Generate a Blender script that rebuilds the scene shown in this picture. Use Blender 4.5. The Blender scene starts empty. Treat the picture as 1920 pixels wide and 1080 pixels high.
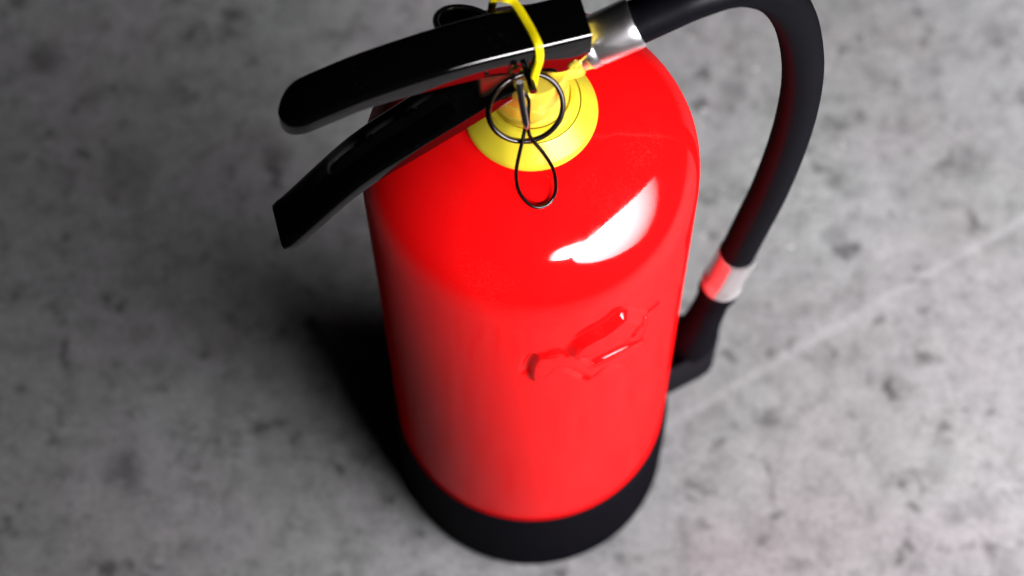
import bpy, bmesh, math, random
from mathutils import Vector, Matrix, Quaternion
R = math.radians
random.seed(7)
scene = bpy.context.scene

# ------------------------------------------------------------------ camera
cam = bpy.data.cameras.new("camera")
cam_o = bpy.data.objects.new("camera", cam)
scene.collection.objects.link(cam_o)
scene.camera = cam_o
cam.sensor_width = 36.0
cam.lens = 3882.2 / 1920 * 36
cam.clip_start, cam.clip_end = 0.01, 100
fw = Vector((0, 0.40390915, -0.9147991))
rt = Vector((0.99978006, -0.01918519, -0.0084708))
up = Vector((0.02097203, 0.9145979, 0.40382032))
m = Matrix((rt, up, -fw)).transposed().to_4x4()
m.translation = Vector((-0.01002, -0.44694, 1.25527))
cam_o.matrix_world = m
cam.dof.use_dof = True
cam.dof.focus_distance = 0.94
cam.dof.aperture_fstop = 5.6

# ------------------------------------------------------------------ light
world = bpy.data.worlds.new("World")
scene.world = world
world.use_nodes = True
world.node_tree.nodes["Background"].inputs[0].default_value = (0.80, 0.88, 1.0, 1)
world.node_tree.nodes["Background"].inputs[1].default_value = 0.0025

def area(name, loc, target, sx, sy, power, col, spread=180, roll=0):
    l = bpy.data.lights.new(name, 'AREA')
    l.shape = 'ELLIPSE'; l.size = sx; l.size_y = sy; l.energy = power; l.color = col; l.spread = R(spread)
    o = bpy.data.objects.new(name, l)
    scene.collection.objects.link(o)
    o.location = loc
    o.rotation_euler = (Vector(target) - Vector(loc)).to_track_quat('-Z', 'Y').to_euler()
    o.rotation_euler = (o.rotation_euler.to_quaternion() @ Quaternion((0, 0, 1), R(roll))).to_euler()
    return o
# daylight through the wide doorway to the right and in front
area("doorway_light", (0.79, -0.20, 0.55), (0.34, 0.25, 0.0), 1.36, 0.48, 10.6, (1.0, 0.97, 0.98), 92, -15)
area("lever_edge_light", (0.36, -0.87, 0.97), (-0.04, 0.0, 0.50), 0.54, 0.20, 0.50, (1.0, 0.97, 0.98), 28)  # narrow lamp added in front to draw the bright line along the lever edge

vs = scene.view_settings
vs.view_transform = 'Standard'; vs.look = 'None'; vs.gamma = 1.0; vs.exposure = 0.0
vs.use_curve_mapping = False

# ------------------------------------------------------------------ materials
def mat(name, col, rough=0.5, metal=0.0, **kw):
    mt = bpy.data.materials.new(name); mt.use_nodes = True
    b = mt.node_tree.nodes["Principled BSDF"]
    b.inputs["Base Color"].default_value = (*col, 1)
    b.inputs["Roughness"].default_value = rough
    b.inputs["Metallic"].default_value = metal
    for k, v in kw.items():
        b.inputs[k.replace("_", " ")].default_value = v
    return mt, mt.node_tree, b

def N(nt, typ, **kw):
    n = nt.nodes.new(typ)
    for k, v in kw.items():
        if k in n.inputs: n.inputs[k].default_value = v
        else: setattr(n, k, v)
    return n

def noise(nt, scale, detail=4, rough=0.55, dist=0.0, off=(0, 0, 0), stretch=(1, 1, 1)):
    tc = N(nt, 'ShaderNodeTexCoord'); mp = N(nt, 'ShaderNodeMapping')
    mp.inputs['Location'].default_value = off; mp.inputs['Scale'].default_value = stretch
    nt.links.new(tc.outputs['Object'], mp.inputs[0])
    n = N(nt, 'ShaderNodeTexNoise', Scale=scale, Detail=detail, Roughness=rough, Distortion=dist)
    nt.links.new(mp.outputs[0], n.inputs['Vector'])
    return n.outputs['Fac']

def ramp(nt, fac, stops):
    r = N(nt, 'ShaderNodeValToRGB')
    e = r.color_ramp.elements
    while len(e) < len(stops): e.new(0.5)
    for i, (p, c) in enumerate(stops):
        e[i].position = p
        e[i].color = (c, c, c, 1) if isinstance(c, (int, float)) else (*c, 1)
    nt.links.new(fac, r.inputs[0])
    return r.outputs[0]

def mapr(nt, fac, a, b, c, d):
    n = N(nt, 'ShaderNodeMapRange')
    for i, v in zip((1, 2, 3, 4), (a, b, c, d)): n.inputs[i].default_value = v
    nt.links.new(fac, n.inputs[0])
    return n.outputs[0]

def bump(nt, b, h, strength, dist):
    n = N(nt, 'ShaderNodeBump', Strength=strength, Distance=dist)
    nt.links.new(h, n.inputs['Height']); nt.links.new(n.outputs[0], b.inputs['Normal'])

def mixc(nt, fac, a, b, mode='MIX'):
    n = N(nt, 'ShaderNodeMix', data_type='RGBA', blend_type=mode)
    for sock, v in ((n.inputs[0], fac), (n.inputs[6], a), (n.inputs[7], b)):
        if isinstance(v, (int, float)): sock.default_value = v
        elif isinstance(v, tuple): sock.default_value = (*v, 1)
        else: nt.links.new(v, sock)
    return n.outputs[2]

def math_n(nt, op, a, b=None):
    n = N(nt, 'ShaderNodeMath', operation=op)
    for i, v in enumerate((a, b)):
        if v is None: continue
        if isinstance(v, (int, float)): n.inputs[i].default_value = v
        else: nt.links.new(v, n.inputs[i])
    return n.outputs[0]

M = {}
# red enamel, thin orange peel, patches dulled by handling
def lacquer(name, col, gloss, rough):
    """pigment under an even gloss layer; returns the colour, roughness and normal sockets to feed"""
    mt = bpy.data.materials.new(name); mt.use_nodes = True
    nt = mt.node_tree; nt.nodes.remove(nt.nodes["Principled BSDF"])
    df = N(nt, 'ShaderNodeBsdfDiffuse'); gl = N(nt, 'ShaderNodeBsdfGlossy')
    df.inputs['Color'].default_value = (*col, 1); gl.inputs['Roughness'].default_value = rough
    mx = N(nt, 'ShaderNodeMixShader'); mx.inputs[0].default_value = gloss
    nt.links.new(df.outputs[0], mx.inputs[1]); nt.links.new(gl.outputs[0], mx.inputs[2])
    nt.links.new(mx.outputs[0], nt.nodes["Material Output"].inputs[0])
    return mt, nt, df, gl
def bump2(nt, df, gl, h, strength, dist):
    n = N(nt, 'ShaderNodeBump', Strength=strength, Distance=dist)
    nt.links.new(h, n.inputs['Height'])
    for x in (df, gl): nt.links.new(n.outputs[0], x.inputs['Normal'])
M['red'], nt, df, gl = lacquer('red_enamel', (0.90, 0.004, 0.005), 0.082, 0.1)
gl.inputs['Color'].default_value = (1.0, 0.86, 0.88, 1)
scuff = math_n(nt, 'MULTIPLY', mapr(nt, noise(nt, 22, 5, 0.7, 0.5, (4, 1, 8)), 0.56, 0.72, 0, 1), mapr(nt, noise(nt, 900, 2, 0.8), 0.52, 0.66, 0, 1))
nt.links.new(mixc(nt, math_n(nt, 'MULTIPLY', scuff, 0.5), (0.90, 0.004, 0.005), (0.64, 0.025, 0.025)), df.inputs['Color'])
nt.links.new(mapr(nt, noise(nt, 70, 6, 0.7), 0.45, 0.75, 0.06, 0.13), gl.inputs['Roughness'])
bump2(nt, df, gl, noise(nt, 240, 2), 0.03, 0.0006)
# black stove enamel on the levers with dust
M['lever'], nt, b = mat('black_enamel', (0.0015, 0.0015, 0.0018), 0.08, IOR=1.75)
d1 = mapr(nt, noise(nt, 700, 3, 0.8), 0.60, 0.74, 0, 1)
d2 = mapr(nt, noise(nt, 38, 3, 0.6, off=(3, 1, 2)), 0.52, 0.70, 0, 1)
dust = math_n(nt, 'MULTIPLY', d1, d2)
nt.links.new(mixc(nt, dust, (0.0010, 0.0010, 0.0012), (0.03, 0.03, 0.034)), b.inputs['Base Color'])
nt.links.new(mapr(nt, d2, 0, 1, 0.05, 0.10), b.inputs['Roughness'])
# plastics and rubber
M['rubber'], nt, df, gl = lacquer('black_rubber', (0.0032, 0.0034, 0.0052), 0.020, 0.36)
nt.links.new(mapr(nt, noise(nt, 60, 5, 0.7), 0.35, 0.7, 0.32, 0.44), gl.inputs['Roughness'])
bump2(nt, df, gl, noise(nt, 900, 2), 0.12, 0.0004)
M['plastic'], nt, df, gl = lacquer('black_plastic', (0.0034, 0.0031, 0.0052), 0.014, 0.40)
nt.links.new(mapr(nt, noise(nt, 80, 4, 0.7), 0.35, 0.7, 0.34, 0.46), gl.inputs['Roughness'])
M['holder'], nt, df, gl = lacquer('grey_black_plastic', (0.0085, 0.0080, 0.0110), 0.022, 0.34)
M['yellow'], nt, b = mat('yellow_plastic', (0.66, 0.55, 0.03), 0.30)
nt.links.new(mixc(nt, mapr(nt, noise(nt, 120, 5, 0.7), 0.5, 0.8, 0, 0.35), (0.66, 0.55, 0.03), (0.56, 0.44, 0.04)), b.inputs['Base Color'])
M['seal'], nt, b = mat('yellow_seal', (0.86, 0.70, 0.004), 0.35)
M['brass'], nt, b = mat('brass', (0.86, 0.66, 0.07), 0.26, 0.35)
M['bronze'], nt, b = mat('dull_bronze', (0.30, 0.21, 0.14), 0.34, 1.0)
M['chrome'], nt, b = mat('chrome', (0.86, 0.85, 0.86), 0.17, 1.0)
M['zinc'], nt, b = mat('bright_zinc', (0.95, 0.93, 0.95), 0.26, 1.0)
nt.links.new(mapr(nt, noise(nt, 60, 3, 0.5, stretch=(1, 1, 4)), 0.35, 0.7, 0.29, 0.36), b.inputs['Roughness'])
M['nickel'], nt, b = mat('nickel_plate', (0.72, 0.71, 0.72), 0.20, 0.8)
M['wire'], nt, b = mat('steel_wire', (0.055, 0.05, 0.052), 0.2, 1.0)
M['dial'], nt, b = mat('dark_dial', (0.03, 0.022, 0.018), 0.2)
M['flake'], nt, b = mat('pale_flake', (0.42, 0.41, 0.40), 0.7)

# trowelled concrete
M['floor'], nt, b = mat('concrete', (0.3, 0.3, 0.3), 0.6)
base = mixc(nt, ramp(nt, noise(nt, 5, 4, 0.55), [(0.32, 0), (0.68, 1)]), (0.175, 0.177, 0.176), (0.235, 0.233, 0.240))
mott = ramp(nt, noise(nt, 48, 9, 0.72, 0.2, (1, 4, 0)), [(0.30, 0.56), (0.50, 1.0), (0.72, 1.25)])
c1 = mixc(nt, 1.0, base, mott, 'MULTIPLY')
tint = ramp(nt, noise(nt, 9, 3, 0.5, 0, (7, 2, 0)), [(0.35, (0.97, 1.015, 0.995)), (0.65, (1.015, 0.99, 1.015))])
c2 = mixc(nt, 1.0, c1, tint, 'MULTIPLY')
spots = ramp(nt, noise(nt, 44, 3, 0.6, 0.2, (5, 9, 0)), [(0.29, 0.36), (0.41, 1.0)])
c3 = mixc(nt, 1.0, c2, spots, 'MULTIPLY')
pits = ramp(nt, noise(nt, 260, 5, 0.75, 0, (2, 2, 0)), [(0.30, 0.35), (0.42, 0.92), (0.58, 1.06), (0.72, 1.5)])
c4 = mixc(nt, 1.0, c3, pits, 'MULTIPLY')
# oil stains where they lie on the floor: (x, y, radius)
tc = N(nt, 'ShaderNodeTexCoord')
wob = N(nt, 'ShaderNodeTexNoise', Scale=60.0, Detail=4.0)
nt.links.new(tc.outputs['Object'], wob.inputs['Vector'])
sub = N(nt, 'ShaderNodeVectorMath', operation='SUBTRACT'); sub.inputs[1].default_value = (.5, .5, .5)
nt.links.new(wob.outputs['Color'], sub.inputs[0])
scl = N(nt, 'ShaderNodeVectorMath', operation='SCALE'); scl.inputs['Scale'].default_value = 0.022
nt.links.new(sub.outputs[0], scl.inputs[0])
warp = N(nt, 'ShaderNodeVectorMath', operation='ADD')
nt.links.new(tc.outputs['Object'], warp.inputs[0]); nt.links.new(scl.outputs[0], warp.inputs[1])
col = c4
for x, y, r, dk in ((-0.201, 0.322, .009, .35), (-0.333, 0.292, .014, .55), (0.23, 0.229, .007, .5), (0.147, 0.253, .011, .62),
                    (0.21, 0.185, .008, .6), (0.329, 0.295, .012, .7), (-0.261, -0.014, .016, .6), (0.205, 0.141, .010, .65),
                    (0.179, 0.084, .008, .75), (0.153, 0.010, .009, .62), (0.293, -0.089, .012, .7), (-0.17, 0.21, .012, .6),
                    (-0.27, 0.20, .022, .7), (0.24, 0.03, .012, .75), (0.30, 0.19, .016, .75)):
    dn = N(nt, 'ShaderNodeVectorMath', operation='DISTANCE'); dn.inputs[1].default_value = (x, y, 0)
    nt.links.new(warp.outputs[0], dn.inputs[0])
    col = mixc(nt, 1.0, col, mapr(nt, dn.outputs['Value'], r * 0.35, r * 1.15, dk, 1.0), 'MULTIPLY')
# the pale cement smear of a joint running across the slab
mid = N(nt, 'ShaderNodeVectorMath', operation='SCALE'); mid.inputs['Scale'].default_value = 0.004
nt.links.new(sub.outputs[0], mid.inputs[0])
warp2 = N(nt, 'ShaderNodeVectorMath', operation='ADD')
nt.links.new(tc.outputs['Object'], warp2.inputs[0]); nt.links.new(mid.outputs[0], warp2.inputs[1])
sep = N(nt, 'ShaderNodeSeparateXYZ'); nt.links.new(warp2.outputs[0], sep.inputs[0])
p0, p1 = Vector((0.091, 0.011)), Vector((0.334, 0.150))
dv = (p1 - p0).normalized()
lx = math_n(nt, 'MULTIPLY', math_n(nt, 'SUBTRACT', sep.outputs[0], p0.x), -dv.y)
ly = math_n(nt, 'MULTIPLY', math_n(nt, 'SUBTRACT', sep.outputs[1], p0.y), dv.x)
ld = math_n(nt, 'ABSOLUTE', math_n(nt, 'ADD', lx, ly))
seam = mapr(nt, ld, 0.0005, 0.0050, 0.42, 0.0)
col = mixc(nt, seam, col, (0.32, 0.32, 0.33))
nt.links.new(col, b.inputs['Base Color'])
nt.links.new(mapr(nt, noise(nt, 30, 4), 0.3, 0.7, 0.48, 0.72), b.inputs['Roughness'])
hh = math_n(nt, 'ADD', noise(nt, 420, 4, 0.6, 0, (2, 2, 0)), math_n(nt, 'MULTIPLY', noise(nt, 40, 4), 2.0))
bump(nt, b, hh, 0.35, 0.0012)

# ------------------------------------------------------------------ mesh helpers
def link(name, verts, faces, material, parent=None, smooth=40):
    me = bpy.data.meshes.new(name)
    me.from_pydata([tuple(v) for v in verts], [], faces)
    me.validate()
    bm = bmesh.new(); bm.from_mesh(me)
    bmesh.ops.recalc_face_normals(bm, faces=bm.faces)
    bm.to_mesh(me); bm.free()
    me.materials.append(M[material])
    if smooth:
        me.shade_smooth()
        me.set_sharp_from_angle(angle=R(smooth))
    o = bpy.data.objects.new(name, me)
    scene.collection.objects.link(o)
    o.parent = parent
    return o

def revolve(profile, seg=64, frame=None, squash=None):
    """profile [(r, z)] turned about local z; frame maps local to the extinguisher"""
    V, F = [], []
    for r, z in profile:
        for k in range(seg):
            a = 2 * math.pi * k / seg
            V.append(Vector((r * math.cos(a), r * math.sin(a), z)))
    n = len(profile)
    for i in range(n - 1):
        for k in range(seg):
            k2 = (k + 1) % seg
            F.append((i * seg + k, i * seg + k2, (i + 1) * seg + k2, (i + 1) * seg + k))
    for i in (0, n - 1):
        if profile[i][0] > 1e-5:
            F.append(tuple(range(i * seg, (i + 1) * seg)))
    if frame: V = [frame @ v for v in V]
    return V, F

def axis_frame(p, q):
    z = (Vector(q) - Vector(p)).normalized()
    x = z.orthogonal().normalized(); y = z.cross(x)
    mm = Matrix((x, y, z)).transposed().to_4x4(); mm.translation = Vector(p)
    return mm

def spline(pts, per=10, closed=False):
    pts = [Vector(p) for p in pts]; n = len(pts); out = []
    rng = range(n if closed else n - 1)
    for i in rng:
        g = (lambda j: pts[j % n]) if closed else (lambda j: pts[max(0, min(n - 1, j))])
        p0, p1, p2, p3 = g(i - 1), g(i), g(i + 1), g(i + 2)
        for k in range(per):
            t = k / per
            out.append(0.5 * ((2 * p1) + (p2 - p0) * t + (2 * p0 - 5 * p1 + 4 * p2 - p3) * t * t + (3 * p1 - p0 - 3 * p2 + p3) * t ** 3))
    if not closed: out.append(pts[-1])
    return out

def tube(path, rad, seg=16, closed=False):
    n = len(path); V, F = [], []
    nrm = None
    for i, p in enumerate(path):
        a = path[(i - 1) % n] if (closed or i > 0) else path[0]
        c = path[(i + 1) % n] if (closed or i < n - 1) else path[-1]
        t = (c - a).normalized()
        if nrm is None: nrm = t.orthogonal().normalized()
        nrm = (nrm - t * nrm.dot(t)).normalized(); bn = t.cross(nrm)
        r = rad(i / (n - 1)) if callable(rad) else rad
        for k in range(seg):
            w = 2 * math.pi * k / seg
            V.append(p + (nrm * math.cos(w) + bn * math.sin(w)) * r)
    for i in range(n if closed else n - 1):
        j = (i + 1) % n
        for k in range(seg):
            k2 = (k + 1) % seg
            F.append((i * seg + k, i * seg + k2, j * seg + k2, j * seg + k))
    if not closed:
        F.append(tuple(range(seg))); F.append(tuple(range((n - 1) * seg, n * seg)))
    return V, F

# lever frame: s along the levers and hose, o across them, z up
AZ = R(13.5)
D = Vector((math.cos(AZ), math.sin(AZ), 0)); NN = Vector((-math.sin(AZ), math.cos(AZ), 0)); ZZ = Vector((0, 0, 1))
def P(s, o, z): return D * s + NN * o + ZZ * z

def loft(sections, cap=True):
    n = len(sections[0]); V = [v for s in sections for v in s]; F = []
    for i in range(len(sections) - 1):
        for k in range(n):
            k2 = (k + 1) % n
            F.append((i * n + k, i * n + k2, (i + 1) * n + k2, (i + 1) * n + k))
    if cap:
        F.append(tuple(range(n))); F.append(tuple(range((len(sections) - 1) * n, len(sections) * n)))
    return V, F

def lerp_table(tab, x):
    tab = sorted(tab)
    if x <= tab[0][0]: return tab[0][1]
    for (a, va), (c, vc) in zip(tab, tab[1:]):
        if x <= c:
            t = (x - a) / (c - a); return va + (vc - va) * t
    return tab[-1][1]

# ------------------------------------------------------------------ floor
V = [(-4, -4, 0), (4, -4, 0), (4, 4, 0), (-4, 4, 0)]
fl = link('concrete_floor', V, [(0, 1, 2, 3)], 'floor', smooth=0)
fl['kind'] = 'structure'

# ------------------------------------------------------------------ the extinguisher
ext = bpy.data.objects.new('fire_extinguisher', None)
scene.collection.objects.link(ext)
ext['label'] = 'red fire extinguisher with black levers, hose and yellow collar standing on concrete'
ext['category'] = 'fire extinguisher'

RB, Z1, HS = 0.08, 0.392, 0.05
T0, T1, PZ0, PZ1 = -99.0, -36.0, 0.284, 0.3785            # pressed panel on the wall: degrees and heights
# tank wall and domed shoulder
prof = [(RB, 0.03 + (Z1 - 0.03) * i / 180) for i in range(181)]
prof += [(RB * math.cos(t), Z1 + HS * math.sin(t)) for t in (math.pi / 2 * i / 48 for i in range(1, 47))]
prof = [(r, z) for r, z in prof]
for _ in range(60):                                       # ease the wall into the dome
    prof = [prof[0]] + [((a[0] + 2 * b_[0] + c[0]) / 4, (a[1] + 2 * b_[1] + c[1]) / 4) if 0.3785 < b_[1] < 0.436 else b_ for a, b_, c in zip(prof, prof[1:], prof[2:])] + [prof[-1]]
seg = 288
V, F = revolve(prof, seg)
for i, v in enumerate(V):
    a = math.degrees(math.atan2(v.y, v.x))
    if T0 + 1.5 < a < T1 - 1.5 and PZ0 + .003 < v.z < PZ1 - .003:
        k = (RB - 0.009) / RB; v.x *= k; v.y *= k
link('tank', V, F, 'red', ext, 60)

# pressed relief on the tank wall
def deg2(l): return [(RB * R(a), z) for a, z in l]
ridge_main = deg2([(-91.98, .3219), (-91.29, .3373), (-89.28, .346), (-85.25, .3469), (-81.54, .3477), (-78.04, .3409), (-74.42, .3332), (-70.43, .3223),
                   (-66.14, .3229), (-60.23, .3222), (-53.8, .3194), (-49.5, .3152), (-47.88, .3165), (-47.34, .3253), (-48.52, .3439)])
spike = deg2([(-49.2, .3459), (-41.37, .3421)])
wing = deg2([(-78.75, .3440), (-76.28, .3560), (-71.5, .3620), (-67.1, .3640), (-63.5, .3680), (-60.2, .3704), (-57.0, .3670), (-54.58, .3602), (-49.05, .3465),
             (-50.46, .3445), (-54.5, .3440), (-58.88, .3429), (-62.5, .3412), (-66.54, .3393), (-70.17, .3366), (-75, .3400)])
tongue = deg2([(-92, .3219), (-91.29, .3373), (-89.28, .346), (-85.25, .3469), (-81.54, .3477), (-78.04, .3409), (-74.42, .3332), (-70.43, .3223),
               (-66.14, .3229), (-60.23, .3222), (-53.8, .3194), (-49.5, .3152), (-47.88, .3120), (-48.41, .3024), (-50.56, .2969), (-54.36, .2998),
               (-60.0, .3080), (-65.05, .3102), (-70.21, .3017), (-74.08, .3115), (-78.53, .3234), (-81.72, .3294), (-86.0, .3180), (-90, .3130)])
low = deg2([(-81.72, .3294), (-78.53, .3234), (-74.08, .3115), (-70.21, .3017), (-65.05, .3102)])
hook = deg2([(-54.36, .2998), (-50.56, .2969), (-48.41, .3024)])
def segd(p, l, closed=False):
    best = 1e9
    for i in range(len(l) if closed else len(l) - 1):
        ax, ay = l[i]; bx, by = l[(i + 1) % len(l)]
        dx, dy = bx - ax, by - ay
        t = max(0, min(1, ((p[0] - ax) * dx + (p[1] - ay) * dy) / (dx * dx + dy * dy + 1e-12)))
        q = (p[0] - ax - t * dx) ** 2 + (p[1] - ay - t * dy) ** 2
        if q < best: best = q
    return math.sqrt(best)
def inside(p, l):
    c = False; n = len(l)
    for i in range(n):
        ax, ay = l[i]; bx, by = l[(i + 1) % n]
        if (ay > p[1]) != (by > p[1]) and p[0] < (bx - ax) * (p[1] - ay) / (by - ay) + ax: c = not c
    return c
def sstep(x): x = max(0, min(1, x)); return x * x * (3 - 2 * x)
def sd(p, l): d = segd(p, l, True); return d if inside(p, l) else -d
band = deg2([(-79.5, .3435), (-75, .3398), (-70.17, .3362), (-66.54, .3388), (-62.5, .3408), (-58.88, .3426), (-54.5, .3440), (-50.46, .3457)])
inner = deg2([(-52.5, .3260), (-50.0, .3330)])
left_hook = deg2([(-93.0, .3225), (-92.4, .3350), (-90.6, .3440)])
def curve(l, closed=False): return [(v.x, v.y) for v in spline([Vector((x, y, 0)) for x, y in l], 3, closed)]
wing, tongue = curve(wing, True), curve(tongue, True)
ridge_main, low, hook, band, left_hook = ridge_main[3:], curve(low), curve(hook), curve(band), curve(left_hook)
ridge_main = curve(ridge_main)
def g(p, l, w): return math.exp(-(segd(p, l) / w) ** 2)
def relief(p):
    h = 0.0046 * sstep((sd(p, wing) + 0.0026) / 0.0066)
    h += 0.0022 * sstep((sd(p, tongue) + 0.0016) / 0.0048)
    h += 0.0010 * g(p, ridge_main, 0.0011)
    h -= 0.0066 * g(p, band, 0.0030) * sstep((math.degrees(p[0] / RB) + 79) / 9) * sstep((-49 - math.degrees(p[0] / RB)) / 5)
    h -= 0.0016 * g(p, inner, 0.0020)
    h -= 0.0016 * g(p, left_hook, 0.0022)
    h += 0.0012 * g(p, spike, 0.0010)
    h -= 0.0026 * g(p, low, 0.0020)
    h -= 0.0014 * g(p, hook, 0.0014)
    return h
nu, nv = 170, 190
V, F = [], []
for j in range(nv + 1):
    for i in range(nu + 1):
        u, v = i / nu, j / nv
        a = R(T0 + (T1 - T0) * u); z = PZ0 + (PZ1 - PZ0) * v
        edge = sstep(min(u, 1 - u, v, 1 - v) / 0.06)
        r = RB + 0.00002 + edge * relief((RB * a, z))
        V.append((r * math.cos(a), r * math.sin(a), z))
for j in range(nv):
    for i in range(nu):
        k = j * (nu + 1) + i
        F.append((k, k + 1, k + nu + 2, k + nu + 1))
link('pressed_emblem', V, F, 'red', ext, 180)['label'] = 'raised winged emblem pressed into the red tank wall'

# plastic skirt
V, F = revolve([(0.0775, 0.002), (0.0800, 0.0), (0.0822, 0.001), (0.0832, 0.004), (0.0833, 0.060), (0.0828, 0.080), (0.0822, 0.0835), (0.0812, 0.085),
                (0.0801, 0.0850), (0.0801, 0.075)], 128)
link('base_skirt', V, F, 'plastic', ext, 50)

# yellow collar dish round the neck
V, F = revolve([(0.0292, 0.4360), (0.0300, 0.4380), (0.0303, 0.4396), (0.0300, 0.4410), (0.0290, 0.4424), (0.0265, 0.4452), (0.0240, 0.4484), (0.0226, 0.4500),
                (0.0222, 0.4490), (0.0218, 0.4500), (0.0212, 0.4530), (0.0200, 0.4545), (0.0180, 0.4550), (0.0172, 0.4540)], 96)
link('collar', V, F, 'yellow', ext, 35)

# valve: brass neck with turned grooves and the block between the lever plates
np_ = [(0.0168, 0.4460), (0.0170, 0.4475)]
for zg in (0.4590, 0.4690):
    np_ += [(0.0170, zg - 0.0009), (0.0166, zg - 0.0006), (0.0159, zg - 0.0002), (0.0159, zg + 0.0002), (0.0166, zg + 0.0006), (0.0170, zg + 0.0009)]
np_ += [(0.0170, 0.4810), (0.0164, 0.4830), (0.012, 0.4835)]
V, F = revolve(np_, 72)
valve = link('valve_neck', V, F, 'brass', ext, 35)

def bevel_box(s0, s1, o0, o1, z0, z1, bv):
    bm = bmesh.new()
    vs_ = [bm.verts.new(P(s, o, z)) for s in (s0, s1) for o in (o0, o1) for z in (z0, z1)]
    for f in ((0, 1, 3, 2), (4, 6, 7, 5), (0, 4, 5, 1), (2, 3, 7, 6), (0, 2, 6, 4), (1, 5, 7, 3)):
        bm.faces.new([vs_[i] for i in f])
    bmesh.ops.recalc_face_normals(bm, faces=bm.faces)
    bmesh.ops.bevel(bm, geom=bm.edges[:], offset=bv, segments=3, affect='EDGES', profile=0.5)
    bm.verts.index_update()
    r = [v.co.copy() for v in bm.verts], [tuple(v.index for v in f.verts) for f in bm.faces]
    bm.free(); return r
V, F = bevel_box(-0.025, 0.0060, -0.0088, 0.0088, 0.470, 0.5055, 0.002)
link('valve_block', V, F, 'bronze', ext, 35)
V, F = bevel_box(0.0058, 0.0228, -0.0092, 0.0092, 0.474, 0.5050, 0.0025)
link('valve_outlet', V, F, 'brass', ext, 35)

# operating lever: folded steel channel with a rounded nose
ztop = [(.024, .5130), (.0, .5125), (-.0245, .5122), (-.04, .5107), (-.0565, .5080), (-.075, .5040), (-.091, .4985), (-.100, .4950), (-.111, .4890)]
depth = [(.024, .0135), (.0205, .0150), (.016, .0245), (.009, .0252), (.002, .0200), (-.010, .0165), (-.0193, .0145), (-.04, .0125), (-.075, .0090), (-.091, .0092), (-.111, .0085)]
HW = 0.0112
def smooth_tab(tab, x, h=0.006):
    return sum(lerp_table(tab, x + k * h / 4) for k in range(-4, 5)) / 9
secs = []
ss = [0.0235 - 0.121 * i / 90 for i in range(91)]
ss += [-0.0975 - 0.0125 * math.sin(math.pi / 2 * i / 14) for i in range(1, 15)]
for s in ss:
    w = HW
    zt = smooth_tab(ztop, s)
    dp = smooth_tab(depth, s, 0.003)
    if s < -0.0975:
        q = min(1.0, (-0.0975 - s) / 0.0125)
        w = HW * max(0.06, math.sqrt(max(0, 1 - q * q)))
        zt -= 0.0028 * q ** 3
    t, rr = 0.0018, 0.0026
    rr = min(rr, w * 0.6); t = min(t, w * 0.35)
    sec = [(-w, -dp)]
    for k in range(7):
        a = math.pi * 0.5 * k / 6
        sec.append((-w + rr - rr * math.cos(a), -rr + rr * math.sin(a)))
    for k in range(7):
        a = math.pi * 0.5 * k / 6
        sec.append((w - rr + rr * math.sin(a), -rr + rr * math.cos(a)))
    sec += [(w, -dp), (w - t, -dp), (w - t, -t - 0.0004), (-w + t, -t - 0.0004), (-w + t, -dp)]
    secs.append([P(s, o, zt + dz) for o, dz in sec])
V, F = loft(secs)
lever = link('operating_lever', V, F, 'lever', ext, 38)
# rivet
V, F = revolve([(0.0, 0.0014), (0.0009, 0.0014), (0.0011, 0.0008), (0.0019, 0.0012), (0.0028, 0.0009), (0.0031, 0.0), (0.0031, -0.002)][::-1], 28,
               axis_frame(P(.0165, -.0113, .4909), P(.0165, -.02, .4909)))
link('rivet', V, F, 'brass', lever, 35)
V, F = revolve([(0.0, 0.0008), (0.0007, 0.0007), (0.0010, 0.0), (0.0010, -0.002)][::-1], 16, axis_frame(P(-.022, -.0113, .5015), P(-.022, -.02, .5015)))
link('rivet', V, F, 'wire', lever, 35)

# carrying handle: moulded grip with finger waves, sloping down under the lever
zh = [(-.010, .4880), (-.022, .4785), (-.030, .4722), (-.052, .4565), (-.063, .4482), (-.076, .4385), (-.088, .4265), (-.0992, .4125), (-.108, .4020), (-.116, .3915), (-.125, .3815)]
secs = []
for i in range(111):
    s = -0.0105 - 0.1120 * i / 110
    zt = smooth_tab(zh, s, 0.008)
    sl = (smooth_tab(zh, s + .004, .008) - smooth_tab(zh, s - .004, .008)) / .008
    tn = (D * -1 - ZZ * sl).normalized(); upv = NN.cross(tn).normalized()
    if upv.z < 0: upv = -upv
    wave = 0.0 if not -0.093 < s < -0.036 else 0.0022 * abs(math.sin(math.pi * (s + 0.036) / 0.019)) ** 0.5
    e = sstep((i - 108) / 2 + 0.0) * 0.0005 if i > 108 else 0
    w = 0.0126 - e; dp = 0.0085 - 0.0025 * sstep((-0.05 - s) / 0.05); t = 0.0016
    cr = 1 - sstep((-0.088 - s) / 0.016)
    sec = [(-w, -dp), (-w, -.0024), (-w + .0003, -.0014), (-w + .0010, -.0006), (-w + .0020, -.0002),
           (-.0010, -.0004 * cr), (.0010, .0006 * cr + wave), (.0019, .0012 * cr + wave), (.0029, .0014 * cr + wave), (.0050, .0008 * cr + wave * .7), (.0085, .0002 * cr),
           (w - .0016, -.0002), (w - .0006, -.0008), (w, -.0020), (w, -dp),
           (w - t, -dp), (w - t, -.0030), (.003, -.0022), (-w + t, -.0024), (-w + t, -dp)]
    c = P(s, 0, zt - e)
    secs.append([c + NN * o + upv * dz for o, dz in sec])
V, F = loft(secs)
link('carrying_handle', V, F, 'lever', ext, 38)

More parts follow.
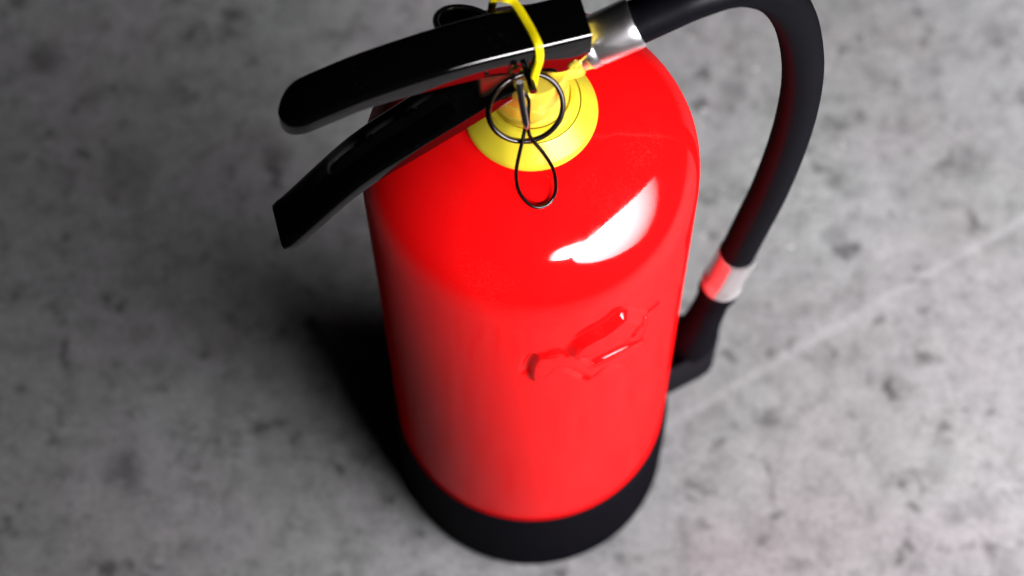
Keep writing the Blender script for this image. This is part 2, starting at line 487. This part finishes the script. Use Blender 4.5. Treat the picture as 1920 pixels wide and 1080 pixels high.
# hose with its crimped sleeves
hp = [(.040, .4925), (.055, .4990), (.0733, .5062), (.0908, .5074), (.1075, .4942), (.1204, .4669), (.129, .4282), (.1323, .3916), (.1321, .3486), (.1281, .2978),
      (.1222, .2563), (.1168, .2199), (.1145, .2040)]
V, F = tube(spline([P(s, 0, z) for s, z in hp], 8), 0.0098, 28)
hose = link('hose', V, F, 'rubber', ext, 50)
a, c = P(.0235, 0, .4858), P(.0470, 0, .4957)
ln = (c - a).length
V, F = revolve([(0.0085, -.004), (0.0102, -.003), (0.0106, 0.0), (0.0112, 0.0008), (0.0113, 0.004), (0.0110, 0.0048), (0.0110, 0.0058), (0.0113, 0.0066), (0.0114, ln - .004), (0.0113, ln - .001),
                (0.0109, ln), (0.0100, ln), (0.0096, ln - .002)], 40, axis_frame(a, c))
link('hose_sleeve', V, F, 'zinc', hose, 35)
a, c = P(.1182, 0, .2225), P(.1112, 0, .1845)
ln = (c - a).length
V, F = [], []
pr = [(0.0099, 0.0), (0.0108, 0.0), (0.0113, 0.001), (0.0116, 0.006), (0.0116, ln - 0.010), (0.0116, ln - .008), (0.0120, ln - .006), (0.0120, ln - .001), (0.0114, ln), (0.009, ln)]
V, F = revolve(pr, 40, axis_frame(a, c))
# press eight crimp flats into the barrel
fr = axis_frame(a, c); inv = fr.inverted()
for i, v in enumerate(V):
    l = inv @ v
    if 0.004 < l.z < ln - 0.007:
        ang = math.atan2(l.y, l.x); step = 2 * math.pi / 8
        k = math.cos(step / 2) / math.cos(((ang + step / 2) % step) - step / 2)
        l.x *= 0.98 * k + .03; l.y *= 0.98 * k + .03
        V[i] = fr @ l
link('hose_sleeve', V, F, 'nickel', hose, 25)

# nozzle pushed into its holder
a, c = P(.1116, 0, .1860), P(.0985, 0, .0950)
V, F = revolve([(0.006, 0.0), (0.0112, 0.0), (0.0116, 0.001), (0.0116, 0.009), (0.0113, 0.012), (0.0101, 0.019), (0.0098, 0.025), (0.0100, 0.036), (0.0108, 0.050), (0.0120, 0.062),
                (0.0126, 0.072), (0.0126, 0.080), (0.010, 0.092)], 40, axis_frame(a, c))
link('nozzle', V, F, 'plastic', ext, 35)
# holder: rounded cup standing out from the tank wall, hollow round the nozzle
foot = [(.0765, -.0145), (.0853, -.0132), (.0990, -.0098), (.1080, -.0075), (.1140, -.0040), (.1180, .0020), (.1198, .0090), (.1190, .0150), (.1150, .0185), (.1050, .0205), (.0900, .0215), (.0765, .0215)]
outl = [(v.x, v.y) for v in spline([Vector((s, o, 0)) for s, o in foot], 5)]
cx = sum(s for s, o in outl) / len(outl); cy = sum(o for s, o in outl) / len(outl)
def ringz(z, k):
    return [P(cx + (s - cx) * k, cy + (o - cy) * k, z) for s, o in outl]
V, F = loft([ringz(.060, .80), ringz(.060, .96), ringz(.0615, 1.0), ringz(.098, 1.0), ringz(.0995, .985), ringz(.1000, .96), ringz(.1000, .86), ringz(.0985, .83), ringz(.075, .80)])
link('nozzle_holder', V, F, 'holder', ext, 30)

# pressure gauge behind the lever
gc = P(-.0225, .0215, .4880)
ga = (NN * 0.35 + ZZ * 0.85 + D * 0.30).normalized()
fr = axis_frame(gc - ga * 0.010, gc)
V, F = revolve([(0.004, -.006), (0.010, -0.002), (0.0132, 0.001), (0.0135, 0.007), (0.0120, 0.0075)], 48, fr)
gauge = link('pressure_gauge', V, F, 'dial', ext, 35)
V, F = tube([fr @ Vector((0.0136 * math.cos(t), 0.0136 * math.sin(t), 0.0098)) for t in (2 * math.pi * k / 64 for k in range(64))], 0.0015, 14, True)
link('bezel', V, F, 'nickel', gauge, 35)
V, F = revolve([(0.0124, 0.0084), (0.0124, 0.0090), (0.0, 0.0092)], 48, fr)
link('dial_face', V, F, 'dial', gauge, 35)
V, F = tube([P(-.016, .004, .482), P(-.018, .013, .480), P(-.0195, .0185, .4815)], 0.0045, 16)
link('gauge_stem', V, F, 'brass', gauge, 35)

# pull ring of the safety pin
c0 = P(-.0071, -.0185, .4775)
e1 = D; e2 = (-NN * math.cos(R(58)) - ZZ * math.sin(R(58))).normalized()
ring = [c0 + (e1 * math.cos(t) + e2 * math.sin(t)) * 0.0163 + e2.cross(e1) * 0.0008 * math.sin(2 * t) for t in (2 * math.pi * k / 72 for k in range(72))]
V, F = tube(ring, 0.00125, 12, True)
pin = link('pin_ring', V, F, 'wire', ext, 60)
V, F = tube([P(-.004, -.020, .4925), P(-.004, .0145, .4925)], 0.0017, 14)
link('safety_pin', V, F, 'wire', pin, 40)

# seal wire twisted into a long loop that hangs over the shoulder
WIRE = [(-.0082, -.0178, .4915), (-.0091, -.0187, .4892), (-.0092, -.0224, .4794), (-.0092, -.0250, .4722), (-.0117, -.0291, .4663), (-.0159, -.0359, .4562),
        (-.0163, -.0407, .4475), (-.0134, -.0441, .4400), (-.0089, -.0455, .4352), (-.0032, -.0444, .4346), (.0005, -.0411, .4386), (.0009, -.0359, .4477),
        (-.0024, -.0316, .4573), (-.0067, -.0280, .4657), (-.0080, -.0268, .4718), (-.0073, -.0238, .4790), (-.0062, -.0200, .4868)]
V, F = tube(spline([P(*q) for q in WIRE], 8, True), 0.00085, 10, True)
wire = link('seal_wire', V, F, 'wire', ext, 60)
# bright shank hanging beside the wire
V, F = tube(spline([P(-.0092, -.0165, .4975), P(-.0093, -.0200, .4895), P(-.0090, -.0238, .4800), P(-.0086, -.0262, .4735)], 6), lambda t: 0.0016 - 0.0007 * max(0, t - .8) / .2, 14)
link('wire_clip', V, F, 'chrome', wire, 50)

# yellow plastic seal strap over the lever
path = spline([P(-.0120, .0200, .4960), P(-.0115, .0185, .5060), P(-.0100, .0160, .5130), P(-.0075, .0138, .5152), P(-.0039, .0105, .5150), P(-.0012, .0002, .5148), P(.0002, -.0085, .5150), P(.0005, -.0118, .5135),
               P(.0006, -.0128, .5085), P(.0002, -.0130, .5040), P(-.0014, -.0135, .4964), P(-.0029, -.0150, .4895), P(-.0052, -.0180, .4850)], 8)
V, F = [], []
n = len(path)
for i, p in enumerate(path):
    t = (path[min(n - 1, i + 1)] - path[max(0, i - 1)]).normalized()
    out = (ZZ * 0.75 - NN * 0.66)
    out = (out - t * out.dot(t)).normalized(); sd_ = t.cross(out)
    f = i / (n - 1)
    w = 0.00165 if f < 0.72 else 0.0013 + 0.0005 * (i % 2)
    th = 0.0006 if f < 0.72 else 0.0010
    for a_, b_ in ((-w, -th), (w, -th), (w, th * .4), (w * .6, th), (-w * .6, th), (-w, th * .4)):
        V.append(p + sd_ * a_ + out * b_)
for i in range(n - 1):
    for k in range(6):
        k2 = (k + 1) % 6
        F.append((i * 6 + k, i * 6 + k2, i * 6 + 6 + k2, i * 6 + 6 + k))
F += [tuple(range(6)), tuple(range(n * 6 - 6, n * 6))]
link('seal_strap', V, F, 'seal', ext, 35)

# ------------------------------------------------------------------ grit on the floor
V, F = [], []
def chip(x, y, l, w, h, a):
    b0 = len(V); ca, sa = math.cos(a), math.sin(a)
    pts = [(-l, -w * .6), (-l * .2, -w), (l, -w * .3), (l * .7, w * .8), (-l * .5, w)]
    for z, k in ((0.0002, 1.0), (h, 0.7)):
        for px, py in pts:
            px *= k * random.uniform(.8, 1.2); py *= k * random.uniform(.8, 1.2)
            V.append((x + px * ca - py * sa, y + px * sa + py * ca, z * random.uniform(.8, 1.2)))
    for k in range(5):
        k2 = (k + 1) % 5
        F.append((b0 + k, b0 + k2, b0 + 5 + k2, b0 + 5 + k))
    F.append(tuple(b0 + 5 + k for k in range(5)))
for x, y in ((.118, .296), (.186, .175), (.176, .133), (.124, .153), (.119, .143), (.218, .21), (.162, .27), (.121, .226), (.157, .197), (.124, .238), (.213, .201), (.24, .293)):
    chip(x, y, random.uniform(.0016, .0030), random.uniform(.0006, .0011), .0008, random.uniform(0, 6.3))
for k in range(45):
    x, y = random.uniform(-.36, .36), random.uniform(-.1, .34)
    if x * x + y * y < .0075: continue
    q = random.uniform(.0004, .0010)
    chip(x, y, q, q * .7, q * .7, random.uniform(0, 6.3))
g = link('floor_grit', V, F, 'flake', smooth=0)
g['kind'] = 'stuff'; g['label'] = 'pale chips and grit scattered on the concrete'; g['category'] = 'grit'
